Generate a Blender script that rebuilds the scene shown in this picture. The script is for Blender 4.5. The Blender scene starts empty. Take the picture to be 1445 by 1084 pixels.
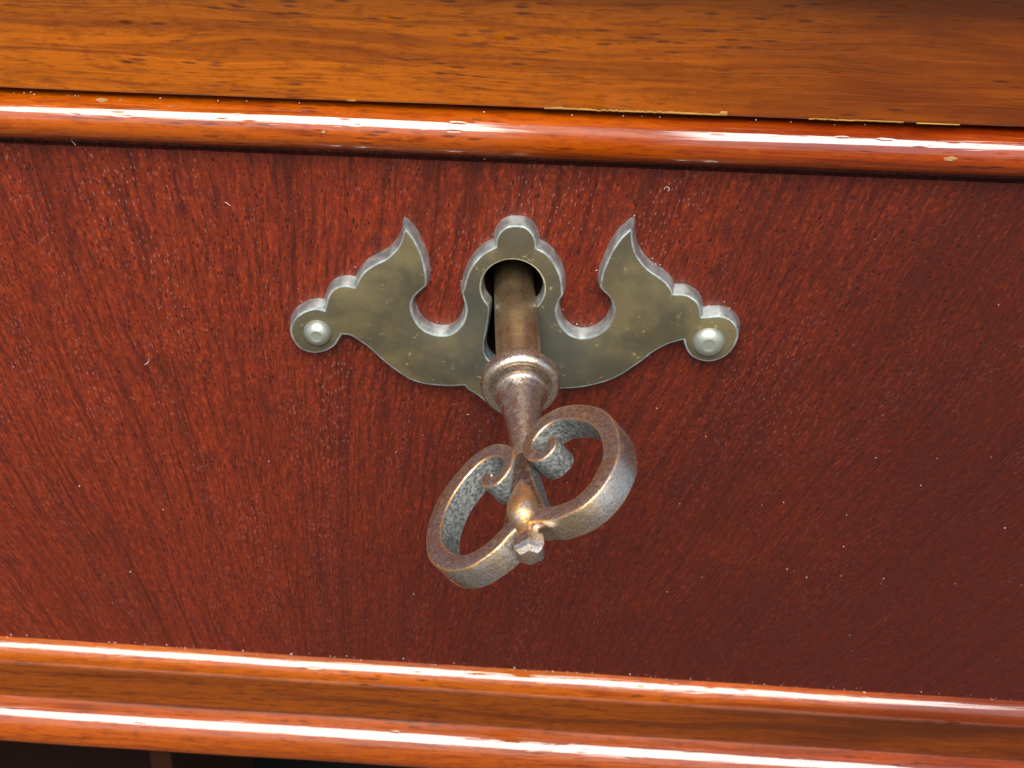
import bpy, bmesh, math, random
from mathutils import Vector, Matrix
S = bpy.context.scene
COL = S.collection
MM = 0.001

# ---------------------------------------------------------------- camera
# columns: right, image-down, forward written in world axes
right = Vector((0.99829163, 0.04908611, 0.03169173))
down = Vector((0.05290946, -0.52936005, -0.84674584))
fwd = Vector((-0.02478713, 0.84697608, -0.53105283))
cam_data = bpy.data.cameras.new('camera')
cam = bpy.data.objects.new('camera', cam_data)
COL.objects.link(cam)
M = Matrix.Identity(4)
for i in range(3):
    M[i][0] = right[i]; M[i][1] = -down[i]; M[i][2] = -fwd[i]
M.translation = Vector((5.08774794, -174.80514541, 97.57618939)) * MM
cam.matrix_world = M
cam_data.sensor_width = 36
cam_data.lens = 36 * 2200 / 1445
cam_data.clip_start = 0.01
cam_data.clip_end = 200
cam_data.dof.use_dof = True
cam_data.dof.focus_distance = 0.188
cam_data.dof.aperture_fstop = 56
S.camera = cam

# ---------------------------------------------------------------- daylight
SUN_EL, SUN_AZ = 50, 4       # degrees; azimuth to the left of straight ahead of the drawer
W = bpy.data.worlds.new('World'); S.world = W
W.use_nodes = True
wn = W.node_tree
sky = wn.nodes.new('ShaderNodeTexSky')
sky.sky_type = 'NISHITA'; sky.sun_disc = False
sky.sun_elevation = math.radians(SUN_EL); sky.sun_rotation = math.radians(180 + SUN_AZ)
sky.dust_density = 2.5; sky.air_density = 1.0
bg = wn.nodes['Background']; bg.inputs[1].default_value = 0.05
wn.links.new(sky.outputs[0], bg.inputs[0])
sun_d = bpy.data.lights.new('sun', 'SUN')
sun_d.energy = 1.5; sun_d.angle = math.radians(41); sun_d.color = (1, 0.95, 0.88)
sun = bpy.data.objects.new('sun', sun_d); COL.objects.link(sun)
sun.rotation_euler = (math.radians(90 - SUN_EL), 0, math.radians(-SUN_AZ))
sun.location = (0, -1, 2)
S.view_settings.view_transform = 'Standard'
S.view_settings.look = 'None'
S.view_settings.exposure = 2.5
S.view_settings.gamma = 1

# ---------------------------------------------------------------- node helpers
def new_mat(name):
    m = bpy.data.materials.new(name); m.use_nodes = True
    nt = m.node_tree
    return m, nt, nt.nodes['Principled BSDF']
def nd(nt, t, **kw):
    n = nt.nodes.new('ShaderNode' + t)
    for k, v in kw.items(): setattr(n, k, v)
    return n
def put(nt, sock, v):
    if isinstance(v, bpy.types.NodeSocket): nt.links.new(v, sock)
    else: sock.default_value = v
def math_(nt, op, a, b=0.0, c=None, clamp=False):
    n = nd(nt, 'Math', operation=op, use_clamp=clamp)
    put(nt, n.inputs[0], a); put(nt, n.inputs[1], b)
    if c is not None: put(nt, n.inputs[2], c)
    return n.outputs[0]
def vec(nt, x, y, z):
    n = nd(nt, 'CombineXYZ')
    put(nt, n.inputs[0], x); put(nt, n.inputs[1], y); put(nt, n.inputs[2], z)
    return n.outputs[0]
def mm_coords(nt):
    t = nd(nt, 'TexCoord'); s = nd(nt, 'VectorMath', operation='SCALE')
    nt.links.new(t.outputs['Object'], s.inputs[0]); s.inputs['Scale'].default_value = 1000
    return s.outputs[0]
def scale(nt, v, s):
    n = nd(nt, 'VectorMath', operation='MULTIPLY'); nt.links.new(v, n.inputs[0]); n.inputs[1].default_value = s
    return n.outputs[0]
def noise(nt, v, sc=1.0, det=3.0, rough=0.55, dist=0.0):
    n = nd(nt, 'TexNoise'); nt.links.new(v, n.inputs['Vector'])
    n.inputs['Scale'].default_value = sc; n.inputs['Detail'].default_value = det
    n.inputs['Roughness'].default_value = rough; n.inputs['Distortion'].default_value = dist
    return n.outputs[0]
def voro(nt, v, sc=1.0, out='Distance'):
    n = nd(nt, 'TexVoronoi'); nt.links.new(v, n.inputs['Vector']); n.inputs['Scale'].default_value = sc
    return n.outputs[out]
def cells(nt, x, y, ox=0.0):
    """distance to scattered 2-D points, for short pores along the grain"""
    n = nd(nt, 'TexVoronoi'); n.voronoi_dimensions = '2D'; n.inputs['Scale'].default_value = 1
    nt.links.new(vec(nt, math_(nt, 'ADD', x, ox), y, 0.0), n.inputs['Vector'])
    return n.outputs['Distance']
def ramp(nt, f, lo, hi, a=0.0, b=1.0):
    n = nd(nt, 'MapRange'); n.interpolation_type = 'SMOOTHSTEP'
    put(nt, n.inputs[0], f)
    for i, x in enumerate((lo, hi, a, b)): put(nt, n.inputs[i + 1], x)
    return n.outputs[0]
def mix(nt, f, a, b):
    n = nd(nt, 'Mix', data_type='RGBA')
    put(nt, n.inputs['Factor'], f)
    for s, v in ((n.inputs['A'], a), (n.inputs['B'], b)):
        pass
    put(nt, n.inputs[6], a if isinstance(a, bpy.types.NodeSocket) else (*a, 1))
    put(nt, n.inputs[7], b if isinstance(b, bpy.types.NodeSocket) else (*b, 1))
    return n.outputs[2]
def bump(nt, h, strength, dist_mm, prev=None):
    n = nd(nt, 'Bump'); n.inputs['Strength'].default_value = strength
    n.inputs['Distance'].default_value = dist_mm * MM
    nt.links.new(h, n.inputs['Height'])
    if prev: nt.links.new(prev, n.inputs['Normal'])
    return n.outputs[0]

# ---------------------------------------------------------------- materials
def panel_wood():
    m, nt, p = new_mat('dark_red_crotch_mahogany')
    c = mm_coords(nt)
    sp = nd(nt, 'SeparateXYZ'); nt.links.new(c, sp.inputs[0])
    x, z = sp.outputs[0], sp.outputs[2]
    wob = noise(nt, scale(nt, c, (.022, .022, .012)), 1, 1)
    wob2 = noise(nt, scale(nt, c, (.18, .18, .07)), 1, 1)
    xx = math_(nt, 'ADD', x, math_(nt, 'ADD', math_(nt, 'MULTIPLY', math_(nt, 'SUBTRACT', wob, .5), 14), math_(nt, 'MULTIPLY', math_(nt, 'SUBTRACT', wob2, .5), .9)))
    # fan-shaped figure: the fibres spread upwards from a point below the drawer
    den = math_(nt, 'ADD', z, 150.0)
    u = math_(nt, 'MULTIPLY', math_(nt, 'DIVIDE', math_(nt, 'ADD', xx, 20), den), 145.0)
    y = sp.outputs[1]
    fibre = noise(nt, vec(nt, math_(nt, 'MULTIPLY', u, 1.5), y, math_(nt, 'MULTIPLY', z, .20)), 1, 6, .68)
    streak = noise(nt, vec(nt, math_(nt, 'MULTIPLY', u, .28), y, math_(nt, 'MULTIPLY', z, .03)), 1, 3, .5)
    fleck = noise(nt, vec(nt, math_(nt, 'MULTIPLY', u, 2.4), y, math_(nt, 'MULTIPLY', z, .9)), 1, 4, .65)
    mott = noise(nt, vec(nt, math_(nt, 'MULTIPLY', u, .8), y, math_(nt, 'MULTIPLY', z, .16)), 1, 5, .7)
    line = noise(nt, vec(nt, math_(nt, 'MULTIPLY', u, 1.1), y, math_(nt, 'MULTIPLY', z, .025)), 1, 5, .65)
    blot = noise(nt, scale(nt, c, (.03, .03, .035)), 1, 3, .6)
    pore_d = cells(nt, math_(nt, 'MULTIPLY', u, 1.5), math_(nt, 'MULTIPLY', z, .5))
    pore_r = noise(nt, scale(nt, c, (.6, .6, .35)), 1, 3, .6)
    pore = math_(nt, 'MULTIPLY', ramp(nt, pore_d, .08, .22, 1, 0), ramp(nt, pore_r, .48, .58))
    pore_d2 = cells(nt, math_(nt, 'MULTIPLY', u, 2.3), math_(nt, 'MULTIPLY', z, .9), 31.0)
    pore2 = math_(nt, 'MULTIPLY', ramp(nt, pore_d2, .06, .22, 1, 0), ramp(nt, pore_r, .40, .56, 1, 0))
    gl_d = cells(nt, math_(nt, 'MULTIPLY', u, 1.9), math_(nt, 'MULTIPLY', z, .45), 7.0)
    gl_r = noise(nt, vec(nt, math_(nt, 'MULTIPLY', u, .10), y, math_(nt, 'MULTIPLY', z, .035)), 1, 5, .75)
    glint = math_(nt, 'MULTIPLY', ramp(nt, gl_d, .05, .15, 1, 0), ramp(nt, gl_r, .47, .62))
    # broad tone: darker towards the lower right, lighter towards the upper left
    diag = math_(nt, 'SUBTRACT', math_(nt, 'MULTIPLY', x, .62), math_(nt, 'MULTIPLY', z, .62))
    diag = math_(nt, 'ADD', diag, math_(nt, 'MULTIPLY', math_(nt, 'SUBTRACT', blot, .5), 70.0))
    tone = ramp(nt, diag, 60.0, -34.0)
    base = mix(nt, tone, (.034, .0046, .0026), (.090, .0108, .0036))
    base = mix(nt, math_(nt, 'MULTIPLY', ramp(nt, fleck, .47, .68), math_(nt, 'ADD', math_(nt, 'MULTIPLY', tone, .6), .2)), base, (.18, .0255, .0048))
    base = mix(nt, math_(nt, 'MULTIPLY', ramp(nt, fibre, .56, .38), .62), base, (.024, .0044, .0030))
    base = mix(nt, math_(nt, 'MULTIPLY', ramp(nt, mott, .50, .70), .4), base, (.030, .0042, .0030))
    base = mix(nt, math_(nt, 'MULTIPLY', ramp(nt, streak, .5, .72), .45), base, (.028, .0048, .0030))
    base = mix(nt, math_(nt, 'MULTIPLY', ramp(nt, line, .52, .66), .6), base, (.022, .0032, .0022))
    base = mix(nt, math_(nt, 'MULTIPLY', math_(nt, 'MAXIMUM', pore, pore2), .8), base, (.009, .0026, .0024))
    base = mix(nt, math_(nt, 'MULTIPLY', glint, math_(nt, 'ADD', math_(nt, 'MULTIPLY', tone, .40), .18)), base, (.20, .105, .095))  # pale pore strokes: dust, with glints painted into the colour
    nt.links.new(base, p.inputs['Base Color'])
    put(nt, p.inputs['Roughness'], ramp(nt, fleck, .3, .7, .42, .34))
    h = math_(nt, 'SUBTRACT', math_(nt, 'MULTIPLY', fibre, .5), math_(nt, 'MAXIMUM', pore, pore2))
    n1 = bump(nt, h, .55, .12)
    nt.links.new(n1, p.inputs['Normal'])
    p.inputs['Specular IOR Level'].default_value = .12
    p.inputs['Coat Weight'].default_value = .35
    p.inputs['Coat Roughness'].default_value = .2
    n2 = bump(nt, math_(nt, 'SUBTRACT', math_(nt, 'MULTIPLY', fibre, .3), pore), .35, .1)
    nt.links.new(n2, p.inputs['Coat Normal'])
    return m

def rail_wood(name, dark, mid, light, coat_rough=.08, shine_gap=False, coat=1.0, coat_bump=.2, ior=1.52):
    """horizontal-grain polished wood"""
    m, nt, p = new_mat(name)
    c = mm_coords(nt)
    w = noise(nt, scale(nt, c, (.02, .1, .1)), 1, 2)
    sp = nd(nt, 'SeparateXYZ'); nt.links.new(c, sp.inputs[0])
    z = math_(nt, 'ADD', sp.outputs[2], math_(nt, 'MULTIPLY', w, 5.0))
    def st(fx, fz, det=4, r=.6):
        return noise(nt, vec(nt, math_(nt, 'MULTIPLY', sp.outputs[0], fx), math_(nt, 'MULTIPLY', sp.outputs[1], fz), math_(nt, 'MULTIPLY', z, fz)), 1, det, r)
    a = st(.02, .22); b = st(.09, 1.1); f = st(.35, 2.4); mot = noise(nt, scale(nt, c, (.45, .8, .8)), 1, 5, .7)
    big = noise(nt, scale(nt, c, (.014, .03, .04)), 1, 2)
    col = mix(nt, ramp(nt, a, .36, .64), dark, mid)
    side = ramp(nt, math_(nt, 'ADD', sp.outputs[0], math_(nt, 'MULTIPLY', math_(nt, 'SUBTRACT', big, .5), 160.0)), 70.0, -40.0)
    col = mix(nt, math_(nt, 'MULTIPLY', side, .7), col, light)
    col = mix(nt, math_(nt, 'MULTIPLY', ramp(nt, st(.012, .5, 3, .55), .52, .66), .55), col, dark)
    col = mix(nt, math_(nt, 'MULTIPLY', ramp(nt, b, .50, .70), .6), col, dark)
    col = mix(nt, math_(nt, 'MULTIPLY', ramp(nt, mot, .5, .70), .4), col, dark)
    pd = voro(nt, vec(nt, math_(nt, 'MULTIPLY', sp.outputs[0], .24), math_(nt, 'MULTIPLY', sp.outputs[1], 1.5), math_(nt, 'MULTIPLY', z, 1.5)), 1)
    pr = noise(nt, scale(nt, c, (.05, .15, .15)), 1, 3)
    pore = math_(nt, 'MULTIPLY', ramp(nt, pd, .10, .32, 1, 0), ramp(nt, pr, .46, .58))
    col = mix(nt, math_(nt, 'MULTIPLY', ramp(nt, f, .50, .68), .5), col, dark)
    col = mix(nt, math_(nt, 'MULTIPLY', pore, .65), col, (.03, .006, .002))
    nt.links.new(col, p.inputs['Base Color'])
    p.inputs['Roughness'].default_value = .45
    p.inputs['Specular IOR Level'].default_value = .04
    p.inputs['Coat IOR'].default_value = ior
    cw = coat
    scr = st(.018, 1.6, 3, .6)
    if shine_gap:   # blocked sky reflection put into the coat as a gap in the highlight
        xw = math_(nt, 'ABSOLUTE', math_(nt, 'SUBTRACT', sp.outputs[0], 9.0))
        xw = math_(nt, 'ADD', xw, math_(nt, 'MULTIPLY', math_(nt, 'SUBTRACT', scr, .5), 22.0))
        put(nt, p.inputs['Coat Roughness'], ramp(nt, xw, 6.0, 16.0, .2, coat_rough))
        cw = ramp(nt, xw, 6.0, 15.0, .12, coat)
    else:
        put(nt, p.inputs['Coat Roughness'], ramp(nt, mot, .3, .7, coat_rough * 1.5, coat_rough * .8))
    # open pores and long hairline grooves that break up the shine
    pd2 = voro(nt, vec(nt, math_(nt, 'MULTIPLY', sp.outputs[0], .20), math_(nt, 'MULTIPLY', sp.outputs[1], 1.3), math_(nt, 'ADD', math_(nt, 'MULTIPLY', z, 1.3), 17.0)), 1)
    dash = math_(nt, 'MULTIPLY', ramp(nt, pd2, .10, .24, 1, 0), ramp(nt, pr, .36, .54))
    gr = math_(nt, 'MULTIPLY', ramp(nt, st(.010, 2.6, 2, .5), .54, .60), ramp(nt, noise(nt, scale(nt, c, (.04, .3, .3)), 1, 3), .42, .58))
    pore = math_(nt, 'ADD', pore, math_(nt, 'MULTIPLY', gr, .8))
    put(nt, p.inputs['Coat Weight'], math_(nt, 'MULTIPLY', math_(nt, 'SUBTRACT', 1.0, math_(nt, 'MULTIPLY', dash, .9)), cw))
    h = math_(nt, 'SUBTRACT', math_(nt, 'ADD', math_(nt, 'MULTIPLY', scr, .45), math_(nt, 'MULTIPLY', mot, .03)), math_(nt, 'MULTIPLY', pore, 1.1))
    nt.links.new(bump(nt, h, coat_bump, .25), p.inputs['Coat Normal'])
    nt.links.new(bump(nt, h, .3, .3), p.inputs['Normal'])
    return m

def nd_x(nt, v, i):
    s = nd(nt, 'SeparateXYZ'); nt.links.new(v, s.inputs[0]); return s.outputs[i]
def edge_mask(nt, rad_mm, lo, hi):
    b = nd(nt, 'Bevel', samples=6); b.inputs['Radius'].default_value = rad_mm * MM
    g = nd(nt, 'NewGeometry')
    d = nd(nt, 'VectorMath', operation='DOT_PRODUCT')
    nt.links.new(b.outputs[0], d.inputs[0]); nt.links.new(g.outputs['Normal'], d.inputs[1])
    return ramp(nt, d.outputs['Value'], lo, hi, 1, 0)

def brass_face():
    m, nt, p = new_mat('aged_grey_green_brass')
    c = mm_coords(nt)
    a = noise(nt, c, .12, 4, .6); b = noise(nt, c, 1.1, 5, .7); s = noise(nt, c, .42, 3, .5); fine = noise(nt, c, 7, 3, .6)
    col = mix(nt, ramp(nt, a, .38, .62), (.064, .055, .031), (.116, .094, .044))
    col = mix(nt, math_(nt, 'MULTIPLY', ramp(nt, b, .52, .7), .5), col, (.052, .052, .042))
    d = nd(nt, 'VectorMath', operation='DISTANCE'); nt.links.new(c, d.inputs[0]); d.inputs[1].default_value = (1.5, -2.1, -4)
    key_refl = ramp(nt, math_(nt, 'ADD', d.outputs['Value'], math_(nt, 'MULTIPLY', a, 9.0)), 19.0, 9.0)
    col = mix(nt, math_(nt, 'MULTIPLY', key_refl, .7), col, (.046, .050, .044))   # key's dark reflection painted round the keyhole
    sc1 = noise(nt, scale(nt, c, (.35, 1, 9.0)), 1, 3, .7); sc2 = noise(nt, vec(nt, math_(nt, 'MULTIPLY', math_(nt, 'ADD', nd_x(nt, c, 0), nd_x(nt, c, 2)), 8.0), 0.0, math_(nt, 'MULTIPLY', math_(nt, 'SUBTRACT', nd_x(nt, c, 0), nd_x(nt, c, 2)), .3)), 1, 2, .6)
    scratch = math_(nt, 'MAXIMUM', ramp(nt, sc1, .66, .74), ramp(nt, sc2, .68, .76))
    col = mix(nt, math_(nt, 'MULTIPLY', scratch, .35), col, (.21, .19, .12))
    spot = math_(nt, 'MULTIPLY', ramp(nt, b, .57, .64), ramp(nt, s, .56, .61))
    col = mix(nt, math_(nt, 'MULTIPLY', spot, .75), col, (.27, .21, .075))
    nt.links.new(col, p.inputs['Base Color'])
    p.inputs['Metallic'].default_value = .5
    put(nt, p.inputs['Roughness'], ramp(nt, b, .3, .7, .40, .52))
    nt.links.new(bump(nt, math_(nt, 'ADD', math_(nt, 'MULTIPLY', b, .6), math_(nt, 'MULTIPLY', fine, .25)), .22, .12), p.inputs['Normal'])
    return m

def brass_edge():
    m, nt, p = new_mat('worn_pale_brass_edge')
    c = mm_coords(nt)
    b = noise(nt, c, .6, 4, .65)
    nt.links.new(mix(nt, ramp(nt, b, .3, .7), (.36, .42, .41), (.52, .60, .58)), p.inputs['Base Color'])
    p.inputs['Metallic'].default_value = .9
    put(nt, p.inputs['Roughness'], ramp(nt, b, .3, .7, .28, .46))
    nt.links.new(bump(nt, b, .15, .15), p.inputs['Normal'])
    return m

def key_metal(name, tint=1.0):
    m, nt, p = new_mat(name)
    c = mm_coords(nt)
    a = noise(nt, c, .28, 4, .62); b = noise(nt, c, 1.5, 5, .72); f = noise(nt, c, 5.0, 3, .7)
    col = mix(nt, ramp(nt, a, .35, .65), (.45 * tint, .41 * tint, .375 * tint), (.50 * tint, .375 * tint, .25 * tint))
    col = mix(nt, math_(nt, 'MULTIPLY', ramp(nt, b, .52, .66), .7), col, (.16, .13, .115))
    col = mix(nt, math_(nt, 'MULTIPLY', ramp(nt, f, .56, .64), .75), col, (.05, .042, .04))
    hilite = noise(nt, c, .75, 5, .75)
    col = mix(nt, math_(nt, 'MULTIPLY', ramp(nt, hilite, .52, .66), .45), col, (.68, .63, .57))   # white highlights painted on as pale patches
    e = edge_mask(nt, .35, .80, .985)
    col = mix(nt, math_(nt, 'MULTIPLY', e, .8), col, (.95, .55, .22))
    nt.links.new(col, p.inputs['Base Color'])
    p.inputs['Metallic'].default_value = .95
    put(nt, p.inputs['Roughness'], ramp(nt, b, .38, .66, .16, .40))
    h = math_(nt, 'ADD', math_(nt, 'MULTIPLY', b, .6), math_(nt, 'MULTIPLY', f, .35))
    nt.links.new(bump(nt, h, .5, .2), p.inputs['Normal'])
    return m

def worn_edge():
    m, nt, p = new_mat('bright_worn_copper_edge')
    c = mm_coords(nt)
    b = noise(nt, c, .5, 4, .7); f = noise(nt, c, 3.0, 4, .7)
    col = mix(nt, ramp(nt, b, .38, .6), (.42, .33, .27), (.64, .36, .13))
    col = mix(nt, math_(nt, 'MULTIPLY', ramp(nt, f, .56, .66), .7), col, (.16, .11, .085))
    nt.links.new(col, p.inputs['Base Color'])
    p.inputs['Metallic'].default_value = .95
    put(nt, p.inputs['Roughness'], ramp(nt, f, .35, .65, .28, .46))
    nt.links.new(bump(nt, math_(nt, 'ADD', f, math_(nt, 'MULTIPLY', b, 2.0)), .4, .15), p.inputs['Normal'])
    return m

def shaft_metal():
    m, nt, p = new_mat('brown_bronze_shaft')
    c = mm_coords(nt)
    ring = noise(nt, scale(nt, c, (.3, .3, .5)), 1, 4, .6); b = noise(nt, c, 1.2, 5, .7); f = noise(nt, c, 5.0, 3, .7)
    col = mix(nt, ramp(nt, ring, .2, .8), (.27, .175, .098), (.42, .285, .15))
    col = mix(nt, math_(nt, 'MULTIPLY', ramp(nt, b, .52, .68), .5), col, (.12, .085, .06))
    col = mix(nt, math_(nt, 'MULTIPLY', ramp(nt, f, .60, .70), .4), col, (.07, .055, .045))
    nt.links.new(col, p.inputs['Base Color'])
    p.inputs['Metallic'].default_value = .92
    put(nt, p.inputs['Roughness'], ramp(nt, b, .35, .68, .26, .42))
    nt.links.new(bump(nt, math_(nt, 'ADD', math_(nt, 'MULTIPLY', b, .5), math_(nt, 'MULTIPLY', ring, .3)), .3, .12), p.inputs['Normal'])
    return m

def key_cast():
    m, nt, p = new_mat('rough_grey_cast_metal')
    c = mm_coords(nt)
    b = noise(nt, c, 2.2, 4, .7); f = noise(nt, c, 6.0, 3, .7)
    col = mix(nt, ramp(nt, b, .38, .62), (.045, .046, .045), (.15, .16, .15))
    col = mix(nt, math_(nt, 'MULTIPLY', ramp(nt, f, .60, .70), .7), col, (.36, .38, .34))
    nt.links.new(col, p.inputs['Base Color'])
    p.inputs['Metallic'].default_value = .55
    p.inputs['Roughness'].default_value = .48
    nt.links.new(bump(nt, math_(nt, 'ADD', b, math_(nt, 'MULTIPLY', f, .6)), .8, .25), p.inputs['Normal'])
    return m

def plain(name, col, rough=.6, metal=0.0, var=.25):
    m, nt, p = new_mat(name)
    n = noise(nt, mm_coords(nt), .3, 4, .6)
    nt.links.new(mix(nt, n, tuple(v * (1 - var) for v in col), tuple(v * (1 + var) for v in col)), p.inputs['Base Color'])
    p.inputs['Roughness'].default_value = rough; p.inputs['Metallic'].default_value = metal
    p.inputs['Specular IOR Level'].default_value = .08
    return m

def floor_mat():
    m, nt, p = new_mat('dark_floor')
    c = mm_coords(nt)
    n = noise(nt, c, .01, 5, .6)
    nt.links.new(mix(nt, n, (.030, .024, .018), (.05, .042, .032)), p.inputs['Base Color'])
    p.inputs['Roughness'].default_value = .85
    return m

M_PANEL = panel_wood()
M_RAIL = rail_wood('orange_brown_polished_wood', (.085, .0150, .0003), (.205, .043, .0003), (.30, .074, .0003), .10, coat_bump=.10)
M_BEAD = rail_wood('red_orange_lacquered_bead', (.080, .0062, .0004), (.190, .027, .0004), (.26, .054, .0004), .012, shine_gap=True, coat_bump=.09)
M_LOW = rail_wood('red_brown_lacquered_rail', (.062, .0078, .0005), (.150, .0225, .0005), (.215, .042, .0005), .03, coat_bump=.09)
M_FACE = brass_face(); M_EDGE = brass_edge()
M_KEY = key_metal('worn_copper_brown_metal'); M_CAST = key_cast(); M_SHAFT = shaft_metal(); M_WEB = key_metal('dull_brown_metal', .5); M_WORN = worn_edge()
M_RIVET = plain('pale_green_grey_metal', (.27, .29, .24), .40, .75, .12)
M_FACEBOARD = rail_wood('brown_polished_wood', (.036, .0062, .0005), (.085, .0165, .0005), (.13, .028, .0005), .16, coat_bump=.10, ior=1.45)
M_LBEAD = rail_wood('orange_lacquered_bead', (.080, .0105, .0004), (.190, .032, .0004), (.26, .058, .0004), .025, coat_bump=.09)
M_DARKWOOD = plain('dark_brown_wood', (.0045, .001, .0006), .7)
M_STILE = plain('brown_wood_edge', (.016, .005, .0015), .7)
M_BACK = plain('dark_grey_green_board', (.0035, .0046, .0042), .8)
M_RAW = plain('bare_wood_chip', (.25, .13, .03), .6, 0.0, .7)
M_DUST = plain('pale_dust', (.50, .44, .41), .5)
M_CHIP = plain('chipped_lacquer', (.20, .105, .045), .5, 0.0, .5)
M_HOLE = plain('dark_lock_iron', (.03, .026, .024), .5, .5)
M_FLOOR = floor_mat()

# ---------------------------------------------------------------- mesh helpers
def link(name, bm, mats, parent=None, smooth=True):
    me = bpy.data.meshes.new(name)
    bmesh.ops.recalc_face_normals(bm, faces=bm.faces[:])
    for f in bm.faces: f.smooth = smooth
    bm.to_mesh(me); bm.free()
    for m in (mats if isinstance(mats, (list, tuple)) else [mats]): me.materials.append(m)
    o = bpy.data.objects.new(name, me); COL.objects.link(o)
    if parent: o.parent = parent
    return o
def sharp(o, deg=35):
    """shade smooth, but keep edges sharper than deg hard"""
    me = o.data
    bm = bmesh.new(); bm.from_mesh(me)
    for e in bm.edges:
        e.smooth = not (len(e.link_faces) == 2 and e.calc_face_angle(0) > math.radians(deg))
    bm.to_mesh(me); bm.free()
def thing(name, label, cat, group=None):
    o = bpy.data.objects.new(name, None); COL.objects.link(o)
    o.empty_display_size = .01
    o['label'] = label; o['category'] = cat
    if group: o['group'] = group
    return o
def box_bm(x0, x1, y0, y1, z0, z1, bev=0, seg=2):
    bm = bmesh.new()
    bmesh.ops.create_cube(bm, size=1)
    for v in bm.verts:
        v.co = Vector(((x0 + x1) / 2 + v.co.x * (x1 - x0), (y0 + y1) / 2 + v.co.y * (y1 - y0), (z0 + z1) / 2 + v.co.z * (z1 - z0))) * MM
    if bev:
        bmesh.ops.bevel(bm, geom=bm.edges[:], offset=bev * MM, segments=seg, affect='EDGES', profile=.5)
    return bm
def catmull(pts, n):
    P = [Vector(p) for p in pts]
    if len(P) < 3: return P
    P = [2 * P[0] - P[1]] + P + [2 * P[-1] - P[-2]]
    out = []
    for i in range(1, len(P) - 2):
        a, b, c, d = P[i - 1:i + 3]
        for k in range(n):
            t = k / n
            out.append(.5 * ((2 * b) + (c - a) * t + (2 * a - 5 * b + 4 * c - d) * t * t + (3 * b - a - 3 * c + d) * t ** 3))
    out.append(P[-2])
    return out
def offset_loop(L, d):
    """move a closed 2-D loop outwards by d (loop runs anticlockwise)"""
    n = len(L); out = []
    for i in range(n):
        e1 = (L[i] - L[i - 1]); e2 = (L[(i + 1) % n] - L[i])
        if e1.length < 1e-9: e1 = e2
        if e2.length < 1e-9: e2 = e1
        e1.normalize(); e2.normalize()
        n1 = Vector((e1.y, -e1.x)); n2 = Vector((e2.y, -e2.x))
        b = n1 + n2
        if b.length < 1e-3: b = n1
        b.normalize()
        out.append(L[i] + b * d / max(.85, b.dot(n1)))
    return out
def area(L): return .5 * sum(L[i - 1].x * L[i].y - L[i].x * L[i - 1].y for i in range(len(L)))
def ccw(L): return L if area(L) > 0 else L[::-1]
def clean(L, eps=.02):
    out = []
    for p in L:
        if not out or (p - out[-1]).length > eps: out.append(p)
    if (out[0] - out[-1]).length < eps: out.pop()
    return out

def sweep_profile(name, prof, mat, parent, slope=0.0, x0=-170, x1=170, nx=68, wob=.05, seed=1):
    """extrude a (y, z) profile along x; slope tips it a little out of level"""
    r = random.Random(seed); bm = bmesh.new(); rows = []
    ph = [r.uniform(0, 6.28) for _ in range(4)]
    for i in range(nx + 1):
        x = x0 + (x1 - x0) * i / nx
        w = wob * (math.sin(x * .11 + ph[0]) + .6 * math.sin(x * .29 + ph[1]))
        w2 = wob * (math.sin(x * .09 + ph[2]) + .6 * math.sin(x * .23 + ph[3]))
        rows.append([bm.verts.new(Vector((x, y + w * .5, z + slope * x + w2)) * MM) for y, z in prof])
    for a, b in zip(rows, rows[1:]):
        for k in range(len(prof)):
            k2 = (k + 1) % len(prof)
            bm.faces.new((a[k], a[k2], b[k2], b[k]))
    bm.faces.new(rows[0]); bm.faces.new(rows[-1][::-1])
    o = link(name, bm, mat, parent)
    sharp(o, 32)
    return o
def path(y, z, segs):
    """profile drawn from (y, z): each segment turns its normal from elevation a0 to a1 over a length"""
    out = [(y, z)]
    for a0, a1, ln in segs:
        n = max(1, int(abs(a1 - a0) / 5) + 1)
        for i in range(n):
            a = math.radians(a0 + (a1 - a0) * (i + .5) / n)
            y -= math.sin(a) * ln / n; z -= math.cos(a) * ln / n
            out.append((y, z))
    return out
def arc(cy, cz, ry, rz, a0, a1, n):
    return [(cy - ry * math.cos(math.radians(a0 + (a1 - a0) * i / n)), cz + rz * math.sin(math.radians(a0 + (a1 - a0) * i / n))) for i in range(n + 1)]

# ---------------------------------------------------------------- the floor the furniture stands on
fl = link('floor', box_bm(-12000, 12000, -14000, 6000, -560, -520), M_FLOOR, smooth=False)
fl['kind'] = 'structure'

# ---------------------------------------------------------------- cabinet body
UP, LOW = .0104, -.0082
cab = thing('cabinet', 'glossy orange brown wooden cabinet rails framing the dark red drawer from above and below', 'cabinet')
sweep_profile('top_rail', [(18, 27.8), (-2.2, 27.8)] + arc(-2.2, 28.2, .5, .4, -90, 0, 4)[1:] + [(-2.7, 48), (18, 48)], M_RAIL, cab, UP, wob=.03, seed=3)
sweep_profile('cabinet_top', [(120, 48.2), (-9, 48.2)] + arc(-9, 56, 7, 7.8, -90, 90, 14)[1:-1] + [(-9, 63.8), (120, 63.8)], M_RAIL, cab, UP, seed=4)
ZB = -62.3   # where the drawer's lower bead begins
sweep_profile('bottom_rail', [(18, ZB - 3.3), (-2.2, ZB - 3.3), (-2.2, ZB - 9.9), (18, ZB - 9.9)], M_FACEBOARD, cab, LOW, wob=.02, seed=5)
nose = path(-2.0, ZB - 9.85, [(86, 62, 1.9), (62, 26, 2.3), (26, -8, 3.4), (-8, -75, 1.6)])
sweep_profile('nosing', [(18, ZB - 10.0), (-1.6, ZB - 10.0)] + nose + [(18, nose[-1][1])], M_LOW, cab, LOW, seed=6)
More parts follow.
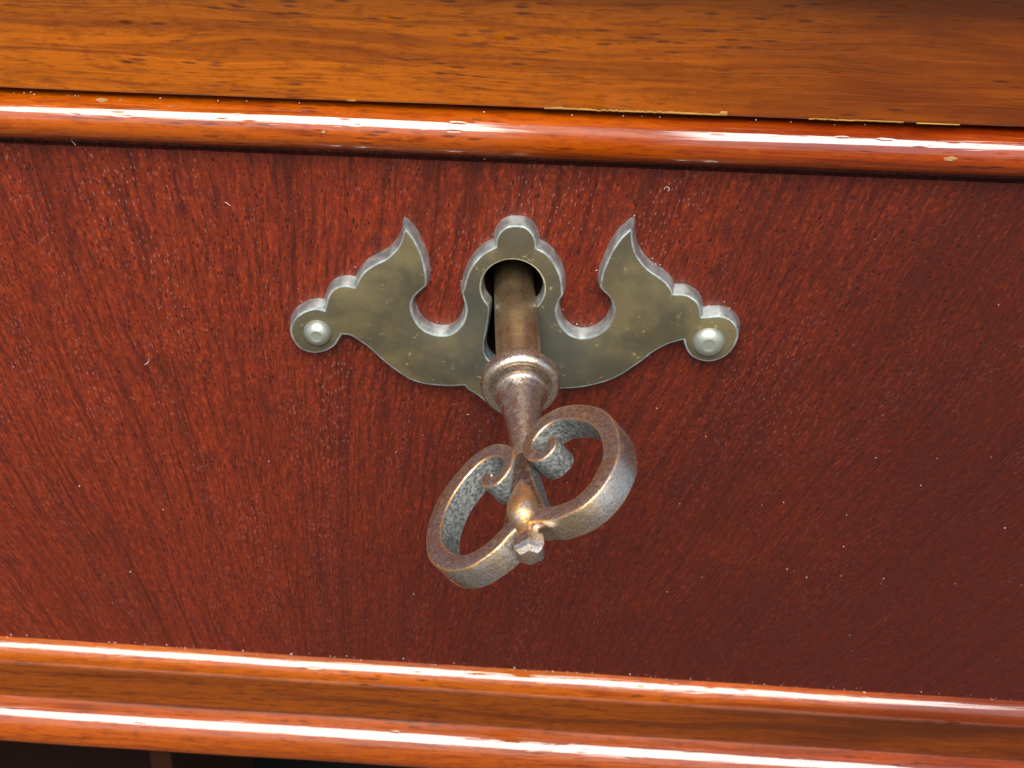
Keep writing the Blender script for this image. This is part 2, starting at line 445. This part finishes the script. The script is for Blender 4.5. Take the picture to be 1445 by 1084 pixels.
link('pedestal_panel', box_bm(-170, -57.5, 12, 30, -520, ZB - 17.2, .5), M_DARKWOOD, cab, False)
link('pedestal_stile', box_bm(-57.3, -53.6, 6, 60, -520, ZB - 17.2, .5), M_STILE, cab, False)
link('back_board', box_bm(-170, 170, 150, 160, -520, ZB - 17.2), M_BACK, cab, False)

def chip(x0, x1, hmax, seed, notch=True):
    """splinter broken off the lower edge of the top rail, bare wood showing"""
    r = random.Random(seed); bm = bmesh.new(); n = 90; rows = []
    zb = lambda x: 27.82 + UP * x
    for i in range(n + 1):
        t = i / n; x = x0 + (x1 - x0) * t
        h = hmax * (.55 + .25 * math.sin(t * 9 + seed) * (1 - t) + r.choice((-.35, -.2, -.05, 0, .1, .25))) * min(1, t * 9 + .25)
        if notch and t > .96: h = hmax * 1.9
        z0 = zb(x) + .02
        rows.append([bm.verts.new(Vector(q) * MM) for q in ((x, -2.45, z0 - .05), (x, -2.72, z0 + .1), (x, -2.76, z0 + h * .6), (x, -2.66, z0 + h + .12))])
    for a, b in zip(rows, rows[1:]):
        for k in range(3): bm.faces.new((a[k], a[k + 1], b[k + 1], b[k]))
    o = link('chipped_edge', bm, M_RAW, cab)
    o['label'] = 'pale bare wood chip'
    return o
chip(2.6, 24.0, .42, 1)
chip(33.5, 44.5, .15, 2, False)
chip(46, 51, .08, 5, False)
chip(-20.6, -19.6, .4, 3, False)

# ---------------------------------------------------------------- drawer
drawer = thing('drawer', 'dark red mahogany drawer front with glossy beads and brass keyhole plate', 'drawer')

def keyhole(grow=0.0):
    """circle with a flared slot below, (x, z) in mm, anticlockwise"""
    cx, cz, r = -.33, 3.55, 4.1
    L = []
    for i in range(33):
        a = math.radians(-42 + (222 + 42) * i / 32)
        L.append(Vector((cx + r * math.cos(a), cz + r * math.sin(a))))
    left = [(-3.28, .69), (-3.32, -.6), (-3.55, -2.6), (-3.85, -4.9), (-3.6, -6.6), (-2.4, -8.0), (-.33, -8.6)]
    lp = catmull(left, 5)
    L += lp[1:]
    L += [Vector((-.66 - p.x, p.y)) for p in lp[::-1][1:-1]]
    L = ccw(clean(L, .05))
    return offset_loop(L, grow) if grow else L

def fill_between(bm, outer, inner):
    es = []
    for L in ((outer,) + ((inner,) if inner else ())):
        n = len(L)
        for i in range(n):
            es.append(bm.edges.get((L[i], L[(i + 1) % n])) or bm.edges.new((L[i], L[(i + 1) % n])))
    bmesh.ops.triangle_fill(bm, use_beauty=True, use_dissolve=False, edges=es)
def loop_verts(bm, L, y): return [bm.verts.new(Vector((p.x, y, p.y)) * MM) for p in L]
def bridge(bm, A, B, mi=0):
    n = len(A)
    for i in range(n):
        f = bm.faces.new((A[i], A[(i + 1) % n], B[(i + 1) % n], B[i])); f.material_index = mi

ZT = 26.95
link('quirk_backing', box_bm(-170, 170, 1.3, 4, ZT - 12, ZT - 2), M_PANEL, drawer, False)
# front panel with the keyhole cut through it
bm = bmesh.new()
out = loop_verts(bm, [Vector(p) for p in ((-170, -66.5), (170, -66.5), (170, ZT - 7.35 + UP * 170), (-170, ZT - 7.35 - UP * 170))], 0)
H = keyhole(-.15)
h0 = loop_verts(bm, H, 0); h1 = loop_verts(bm, H, 16)
fill_between(bm, out, h0)
for f in bm.faces: f.smooth = False
bridge(bm, h0, h1, 1)
ob = loop_verts(bm, [Vector(p) for p in ((-170, -66.5), (170, -66.5), (170, ZT - 7.35 + UP * 170), (-170, ZT - 7.35 - UP * 170))], 16)
bridge(bm, out, ob); fill_between(bm, ob, h1)
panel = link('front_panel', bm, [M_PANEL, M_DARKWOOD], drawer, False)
link('lock_case', box_bm(-16, 16, 16.2, 24, -26, 16, .5), M_HOLE, drawer, False)

# cock beads
ub = [(2.5, ZT + .1), (-.5, ZT + .1)] + arc(-.6, ZT - 2.9, 3.4, 2.95, 88, -78, 22) + [(-.1, ZT - 5.9), (2.5, ZT - 5.9)]
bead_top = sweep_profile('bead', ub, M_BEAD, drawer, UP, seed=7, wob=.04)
bead_top['label'] = 'glossy red orange upper bead'
lb = path(.15, ZB + .1, [(78, 58, .9), (58, 30, 1.25), (30, 0, 1.3), (0, -4, 1.25), (-4, -70, .5)])
lb = [(2, ZB + .1)] + lb + [(2, lb[-1][1])]
bead_low = sweep_profile('bead', lb, M_LBEAD, drawer, LOW, seed=9, wob=.05)
bead_low['label'] = 'lower bead with long white shine'

# ---------------------------------------------------------------- escutcheon plate
PLATE=[
[(2.48, 9.38), (2.31, 10.45), (1.79, 11.5), (0.92, 12.2), (-0.29, 12.32), (-1.37, 12.07), (-2.2, 11.28), (-2.65, 10.17), (-2.68, 9.22)] ,
[(-2.68, 9.22), (-3.98, 8.39), (-5.05, 7.22), (-5.91, 5.68), (-6.37, 4.15), (-6.54, 3.25), (-6.8, 2.48)] ,
[(-6.8, 2.48), (-6.32, 0.85), (-6.22, -0.18), (-6.47, -1.48), (-7.02, -2.56), (-8.03, -3.54), (-9.28, -3.87), (-10.76, -3.62), (-11.9, -2.85), (-12.69, -1.6), (-13.07, -0.32), (-13.02, 0.84), (-12.46, 1.89), (-11.23, 3.16)] ,
[(-11.23, 3.16), (-11.16, 3.87), (-11.23, 4.87), (-11.5, 6.36), (-12.01, 8.06), (-12.67, 9.5), (-13.33, 10.56), (-14.09, 11.36)] ,
[(-14.09, 11.36), (-14.25, 10.14), (-14.54, 9.15), (-15.21, 8.0), (-16.33, 6.82), (-17.67, 6.0), (-19.03, 4.92), (-19.83, 3.74), (-20.31, 2.5)] ,
[(-20.31, 2.5), (-21.31, 2.7), (-22.44, 2.5), (-23.36, 1.76), (-23.96, 0.58), (-24.31, -1.07)] ,
[(-24.31, -1.07), (-25.25, -0.87), (-26.4, -1.12), (-27.56, -1.83), (-28.4, -2.8), (-28.87, -4.13), (-28.74, -5.31), (-28.21, -6.48), (-27.32, -7.28), (-25.95, -7.62), (-24.56, -7.32), (-23.26, -6.44), (-22.54, -5.34), (-22.18, -4.6)] ,
[(-22.18, -4.6), (-21.04, -4.72), (-19.91, -5.44), (-18.78, -6.3), (-17.65, -7.44), (-16.51, -8.57), (-15.13, -9.71), (-13.51, -10.83), (-11.89, -11.41), (-10.03, -11.62), (-7.71, -11.61), (-6.2, -11.38)] ,
[(-6.2, -11.38), (-5.73, -11.98), (-4.9, -12.51), (-4.19, -12.99), (-2.91, -13.99), (0.58, -14.66), (4.19, -13.54), (5.07, -12.41), (5.85, -11.73), (6.52, -11.08)] ,
[(6.52, -11.08), (7.9, -10.94), (9.49, -10.62), (11.3, -10.02), (12.87, -9.32), (14.4, -8.28), (15.69, -7.13), (16.76, -6.13), (17.81, -5.0), (18.87, -4.14), (20.05, -3.41), (21.75, -2.73)] ,
[(21.75, -2.73), (21.93, -3.43), (22.41, -4.46), (23.28, -5.33), (24.68, -5.77), (26.03, -5.61), (27.31, -4.82), (28.19, -3.58), (28.59, -2.11), (28.54, -0.94), (28.02, 0.06), (27.17, 0.78), (26.02, 1.1), (24.81, 0.95), (23.71, 0.78)] ,
[(23.71, 0.78), (23.5, 1.84), (23.07, 2.84), (22.23, 3.55), (21.31, 3.92), (19.87, 3.91)] ,
[(19.87, 3.91), (19.46, 4.77), (18.73, 5.61), (17.79, 6.3), (16.63, 7.1), (15.68, 8.04), (14.94, 9.1), (14.46, 10.3), (14.2, 11.74), (14.18, 12.99)] ,
[(14.18, 12.99), (13.41, 12.18), (12.62, 11.17), (11.85, 9.66), (11.29, 8.16), (10.83, 6.65), (10.63, 5.39), (10.58, 4.33)] ,
[(10.58, 4.33), (11.01, 3.77), (11.84, 2.94), (12.35, 1.95), (12.53, 0.94), (12.28, -0.37), (11.79, -1.43), (10.84, -2.4), (9.74, -2.99), (8.62, -3.19), (7.47, -2.87), (6.53, -2.14), (5.8, -1.01), (5.4, 0.26), (5.47, 1.29), (5.65, 2.06), (6.06, 2.93)] ,
[(6.06, 2.93), (5.92, 4.36), (5.58, 5.84), (4.85, 7.29), (3.81, 8.59), (2.48, 9.38)] ,
]

T = 2.1
L = []
for s in PLATE: L += catmull(s, 5)[:-1]
L = ccw(clean(L, .06))
bm = bmesh.new()
hole = keyhole()
A0 = loop_verts(bm, offset_loop(L, .32), 0); A1 = loop_verts(bm, offset_loop(L, .06), -T + .28); A2 = loop_verts(bm, offset_loop(L, -.06), -T + .06); A3 = loop_verts(bm, offset_loop(L, -.26), -T)
B3 = loop_verts(bm, offset_loop(hole, .10), -T); B2 = loop_verts(bm, offset_loop(hole, -.08), -T + .10); B1 = loop_verts(bm, offset_loop(hole, -.22), -T + .5); B0 = loop_verts(bm, offset_loop(hole, -.34), 0)
bridge(bm, A0, A1, 1); bridge(bm, A1, A2, 1); bridge(bm, A2, A3, 1)
bridge(bm, B3, B2, 1); bridge(bm, B2, B1, 1); bridge(bm, B1, B0, 1)
fill_between(bm, A3, B3)
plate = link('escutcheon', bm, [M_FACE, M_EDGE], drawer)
sharp(plate, 22)
plate['label'] = 'tarnished brass keyhole plate with two horns'
def rivet(x, z, r, h, lab):
    bm = bmesh.new(); prof = [(r * 1.03, 0), (r, .18 * h), (r * .90, .52 * h), (r * .70, .82 * h), (r * .48, .97 * h), (r * .40, 1.0 * h), (r * .36, .97 * h), (r * .2, .98 * h)]
    n = 40; rows = []
    for rr, y in prof:
        rows.append([bm.verts.new(Vector((x + rr * math.cos(6.2832 * k / n), -T - y + .02, z + rr * math.sin(6.2832 * k / n))) * MM) for k in range(n)])
    for a, b in zip(rows, rows[1:]): bridge(bm, a, b)
    bm.faces.new(rows[-1])
    o = link('rivet', bm, M_RIVET, plate); o['label'] = lab
    return o
rivet(-25.3, -4.45, 1.8, 1.15, 'left domed rivet'); rivet(24.95, -2.85, 2.05, .95, 'right flatter domed rivet')

# ---------------------------------------------------------------- key
kd = Vector((.08867159, -.98889788, -.11924065)).normalized()      # out of the lock
kl = Vector((.79923983, -.00080408, .60101169)); kl = (kl - kd * kl.dot(kd)).normalized()
kn = kl.cross(kd)
if kn.z < 0: kn = -kn; kl = kl
key = thing('key', 'old copper brown ornamental key with scrolled heart shaped bow standing in the keyhole', 'key')
KM = Matrix.Identity(4)
kx = kl; kz = kd; ky = kz.cross(kx)          # local x = across the bow, z = along the key, y = bow thickness
for i in range(3): KM[i][0] = kx[i]; KM[i][1] = ky[i]; KM[i][2] = kz[i]
KM.translation = Vector((-.0885, 0, 1.1957)) * MM
key.matrix_world = KM
UPY = 1 if ky.dot(kn) > 0 else -1            # sign of the visible face
def lathe(name, prof, mat, parent, n=56, ox=0, oy=0, smooth_deg=50):
    bm = bmesh.new(); rows = []
    for s, r in prof:
        rows.append([bm.verts.new(Vector((ox + r * math.cos(6.2832 * k / n), oy + r * math.sin(6.2832 * k / n), s)) * MM) for k in range(n)])
    for a, b in zip(rows, rows[1:]): bridge(bm, a, b)
    bm.faces.new(rows[0][::-1]); bm.faces.new(rows[-1])
    o = link(name, bm, mat, parent); sharp(o, smooth_deg); return o
lathe('shaft', [(-13, 2.5), (-2, 2.62), (2, 2.68), (8, 2.74), (12, 2.76), (16.6, 2.78)], M_SHAFT, key)
def sm(pts, n=4): return [(p.x, p.y) for p in catmull(pts, n)]
lathe('collar', sm([(15.9, 2.9), (16.0, 3.7), (16.35, 4.3), (17.0, 4.68), (17.8, 4.78), (18.35, 4.66), (18.75, 4.35), (18.85, 3.9), (18.7, 3.4), (18.6, 2.6)]), M_KEY, key)
lathe('neck', sm([(18.5, 2.4), (18.85, 2.95), (19.25, 3.22), (19.75, 3.22), (20.15, 3.0), (21.0, 2.7), (22.2, 2.45), (24, 2.12), (26, 1.86), (28, 1.68), (29.6, 1.5), (31, 1.2), (32.4, .9)]), M_KEY, key)

HB = 2.1
HT = 1.5   # half thickness of the bow
def band(name, center, widths, parent):
    """flat bar bent along a 2-D centre line (l, s); polished top and outside, rough inside"""
    P = catmull(center, 7); Wd = [w[0] for w in catmull([(w, 0) for w in widths], 7)]
    bm = bmesh.new(); rows = []; n = len(P)
    c = .2
    for i in range(n):
        t = (P[min(i + 1, n - 1)] - P[max(i - 1, 0)]).normalized(); nn = Vector((-t.y, t.x)); w = Wd[i] / 2
        sec = [(-w, -HB + c), (-w + c, -HB), (w - c, -HB), (w, -HB + c), (w, HT - c), (w - c * .5, HT - c * .2), (w - c * 1.2, HT), (-w + c * 1.2, HT), (-w + c * .5, HT - c * .2), (-w, HT - c)]
        rows.append([bm.verts.new(Vector((P[i].x + nn.x * a, UPY * b, P[i].y + nn.y * a)) * MM) for a, b in sec])
    for i, (a, b) in enumerate(zip(rows, rows[1:])):
        for k in range(10):
            f = bm.faces.new((a[k], a[(k + 1) % 10], b[(k + 1) % 10], b[k]))
            f.material_index = 1 if k == INSIDE or (i > 104 and k in (3, 9)) else 2 if k in (4, 5, 7, 8) else 0
    bm.faces.new(rows[0]); bm.faces.new(rows[-1][::-1])
    o = link(name, bm, [M_KEY, M_CAST, M_WORN], parent); sharp(o, 38); return o
# (across, along) of the middle of the bar, from the hub round the loop into the scroll
CEN = [(.2, 41.9), (2.2, 42.75), (4.0, 43.7), (6.8, 44.1), (9.0, 43.25), (10.6, 41.55), (11.55, 39.6), (11.75, 37.2), (11.4, 34.9), (10.45, 32.7), (9.0, 30.9), (7.1, 29.4), (5.2, 28.6), (3.4, 28.75), (2.0, 29.75), (1.25, 31.2), (1.8, 33.0), (3.0, 33.95), (4.1, 33.5), (4.45, 32.65), (4.0, 32.2)]
WID = [1.7, 1.9, 2.0, 2.05, 2.2, 2.3, 2.25, 2.2, 2.2, 2.2, 2.15, 2.1, 2.05, 1.95, 1.75, 1.55, 1.4, 1.4, 1.5, 1.5, 1.3]
INSIDE = 9
bow_r = band('bow_loop', CEN, WID, key)
INSIDE = 3
bow_l = band('bow_loop', [(-x, s) for x, s in CEN], WID, key)
# tapering web between the scrolls and the hub
bm = bmesh.new()
web = ccw([Vector(p) for p in ((-.75, 31.2), (.75, 31.2), (1.0, 33.4), (1.8, 38), (3.0, 42.4), (2.6, 43.2), (-2.6, 43.2), (-3.0, 42.4), (-1.8, 38), (-1.0, 33.4))])
def prism(bm, L, y0, y1, c):
    def lv(L, y): return [bm.verts.new(Vector((p.x, UPY * y, p.y)) * MM) for p in L]
    a = lv(L, y0); b = lv(L, y1 - c); d = lv(offset_loop(L, -c), y1)
    bridge(bm, a, b, 1); bridge(bm, b, d); bm.faces.new(a[::-1]); bm.faces.new(d)
prism(bm, web, -1.25, 1.15, .15)
w_o = link('web', bm, [M_WEB, M_CAST], key); sharp(w_o, 30)
lathe('bud', sm([(35.4, .15), (36.4, .65), (37.8, 1.2), (39.4, 1.7), (40.6, 1.85), (41.7, 1.65), (42.6, 1.2), (43.4, .95), (44.2, .9)]), M_WORN, key, oy=UPY * .95)
lathe('finial', [(42.6, 1.2), (43.7, 1.2), (44.2, 1.45), (44.5, 1.75), (45.9, 1.85), (46.5, 1.6), (46.9, 1.05), (47.0, .6)], M_KEY, key, n=6, oy=UPY * .3, smooth_deg=15)

# small chips knocked out of the upper bead
def bead_chip(x, el, w, h, seed):
    r = random.Random(seed); bm = bmesh.new(); n = 11
    zc = ZT - 2.9 + UP * x
    def at(dx, de, off):
        a = math.radians(el + de)
        return Vector((x + dx, -.6 - (3.4 + off) * math.cos(a), zc + (2.95 + off) * math.sin(a))) * MM
    rim = []
    for k in range(n):
        t = 6.2832 * k / n; q = r.uniform(.55, 1.1)
        rim.append(bm.verts.new(at(w * q * math.cos(t), h * q * math.sin(t), -.05)))
    c = [bm.verts.new(at(w * .45 * math.cos(6.2832 * k / n), h * .45 * math.sin(6.2832 * k / n), .09 + r.uniform(-.03, .06))) for k in range(n)]
    bridge(bm, rim, c); bm.faces.new(c)
    o = link('lacquer_chip', bm, M_CHIP, drawer, False)
bead_chip(-50, 62, .9, 9, 2); bead_chip(-23.3, 8, .45, 7, 4); bead_chip(50.3, 2, .95, 9, 6); bead_chip(-47.8, 64, .35, 4, 9)

# ---------------------------------------------------------------- dust and lint
r = random.Random(11); bm = bmesh.new()
def speck(c, s):
    vs = []
    for d in ((1, 0, 0), (-.8, .3, .6), (-.5, -.2, -.9), (.1, -1, .1), (.1, .8, 0)):
        vs.append(bm.verts.new((Vector(c) + Vector((d[0] * r.uniform(.5, 1.4), d[1] * .5, d[2] * r.uniform(.5, 1.6))) * s) * MM))
    for f in ((0, 1, 3), (1, 2, 3), (2, 0, 3)): bm.faces.new([vs[i] for i in f])
for _ in range(170):
    x = r.uniform(-90, 92); z = r.uniform(-61, 20)
    speck((x, -.04, z), r.choice((.03, .04, .05, .06, .09)))
for _ in range(110):
    x = r.uniform(-80, 80); speck((x, r.uniform(-.6, -.1), ZB + .42 + LOW * x + r.uniform(-.1, .5)), r.choice((.04, .06, .1)))
for _ in range(60):
    i = r.randrange(len(L)); p = L[i]
    speck((p.x + r.uniform(-.6, .6), -.1, p.y + r.uniform(.3, 1.0)), r.choice((.06, .09)))
for _ in range(22):
    x = r.uniform(-70, 70); speck((x, -2.0, 27.2 + UP * x + r.uniform(-.25, .1)), r.choice((.07, .1)))
def fibre(c, length, ang, curl):
    p = Vector(c); rows = []; w = .022
    for i in range(9):
        a = ang + curl * i / 8; d = Vector((math.cos(a), 0, math.sin(a)))
        q = Vector((-d.z, 0, d.x))
        rows.append([bm.verts.new((p + q * w) * MM), bm.verts.new((p + Vector((0, -w * 1.6, 0))) * MM), bm.verts.new((p - q * w) * MM)])
        p = p + d * length / 8
    for a, b in zip(rows, rows[1:]):
        for k in (0, 1): bm.faces.new((a[k], a[k + 1], b[k + 1], b[k]))
for c, ln, a, cu in (((-54.5, -1.6, 21.4), 1.7, 4.4, 1.4), ((-49, -.05, -12), 1.2, .5, 1.0), ((18.2, -.05, 17), 1.3, 1.0, 4.2), ((-36, -.05, 12), .8, 2.2, .7)):
    fibre(c, ln, a, cu)
dust = link('dust', bm, M_DUST)
dust['kind'] = 'stuff'
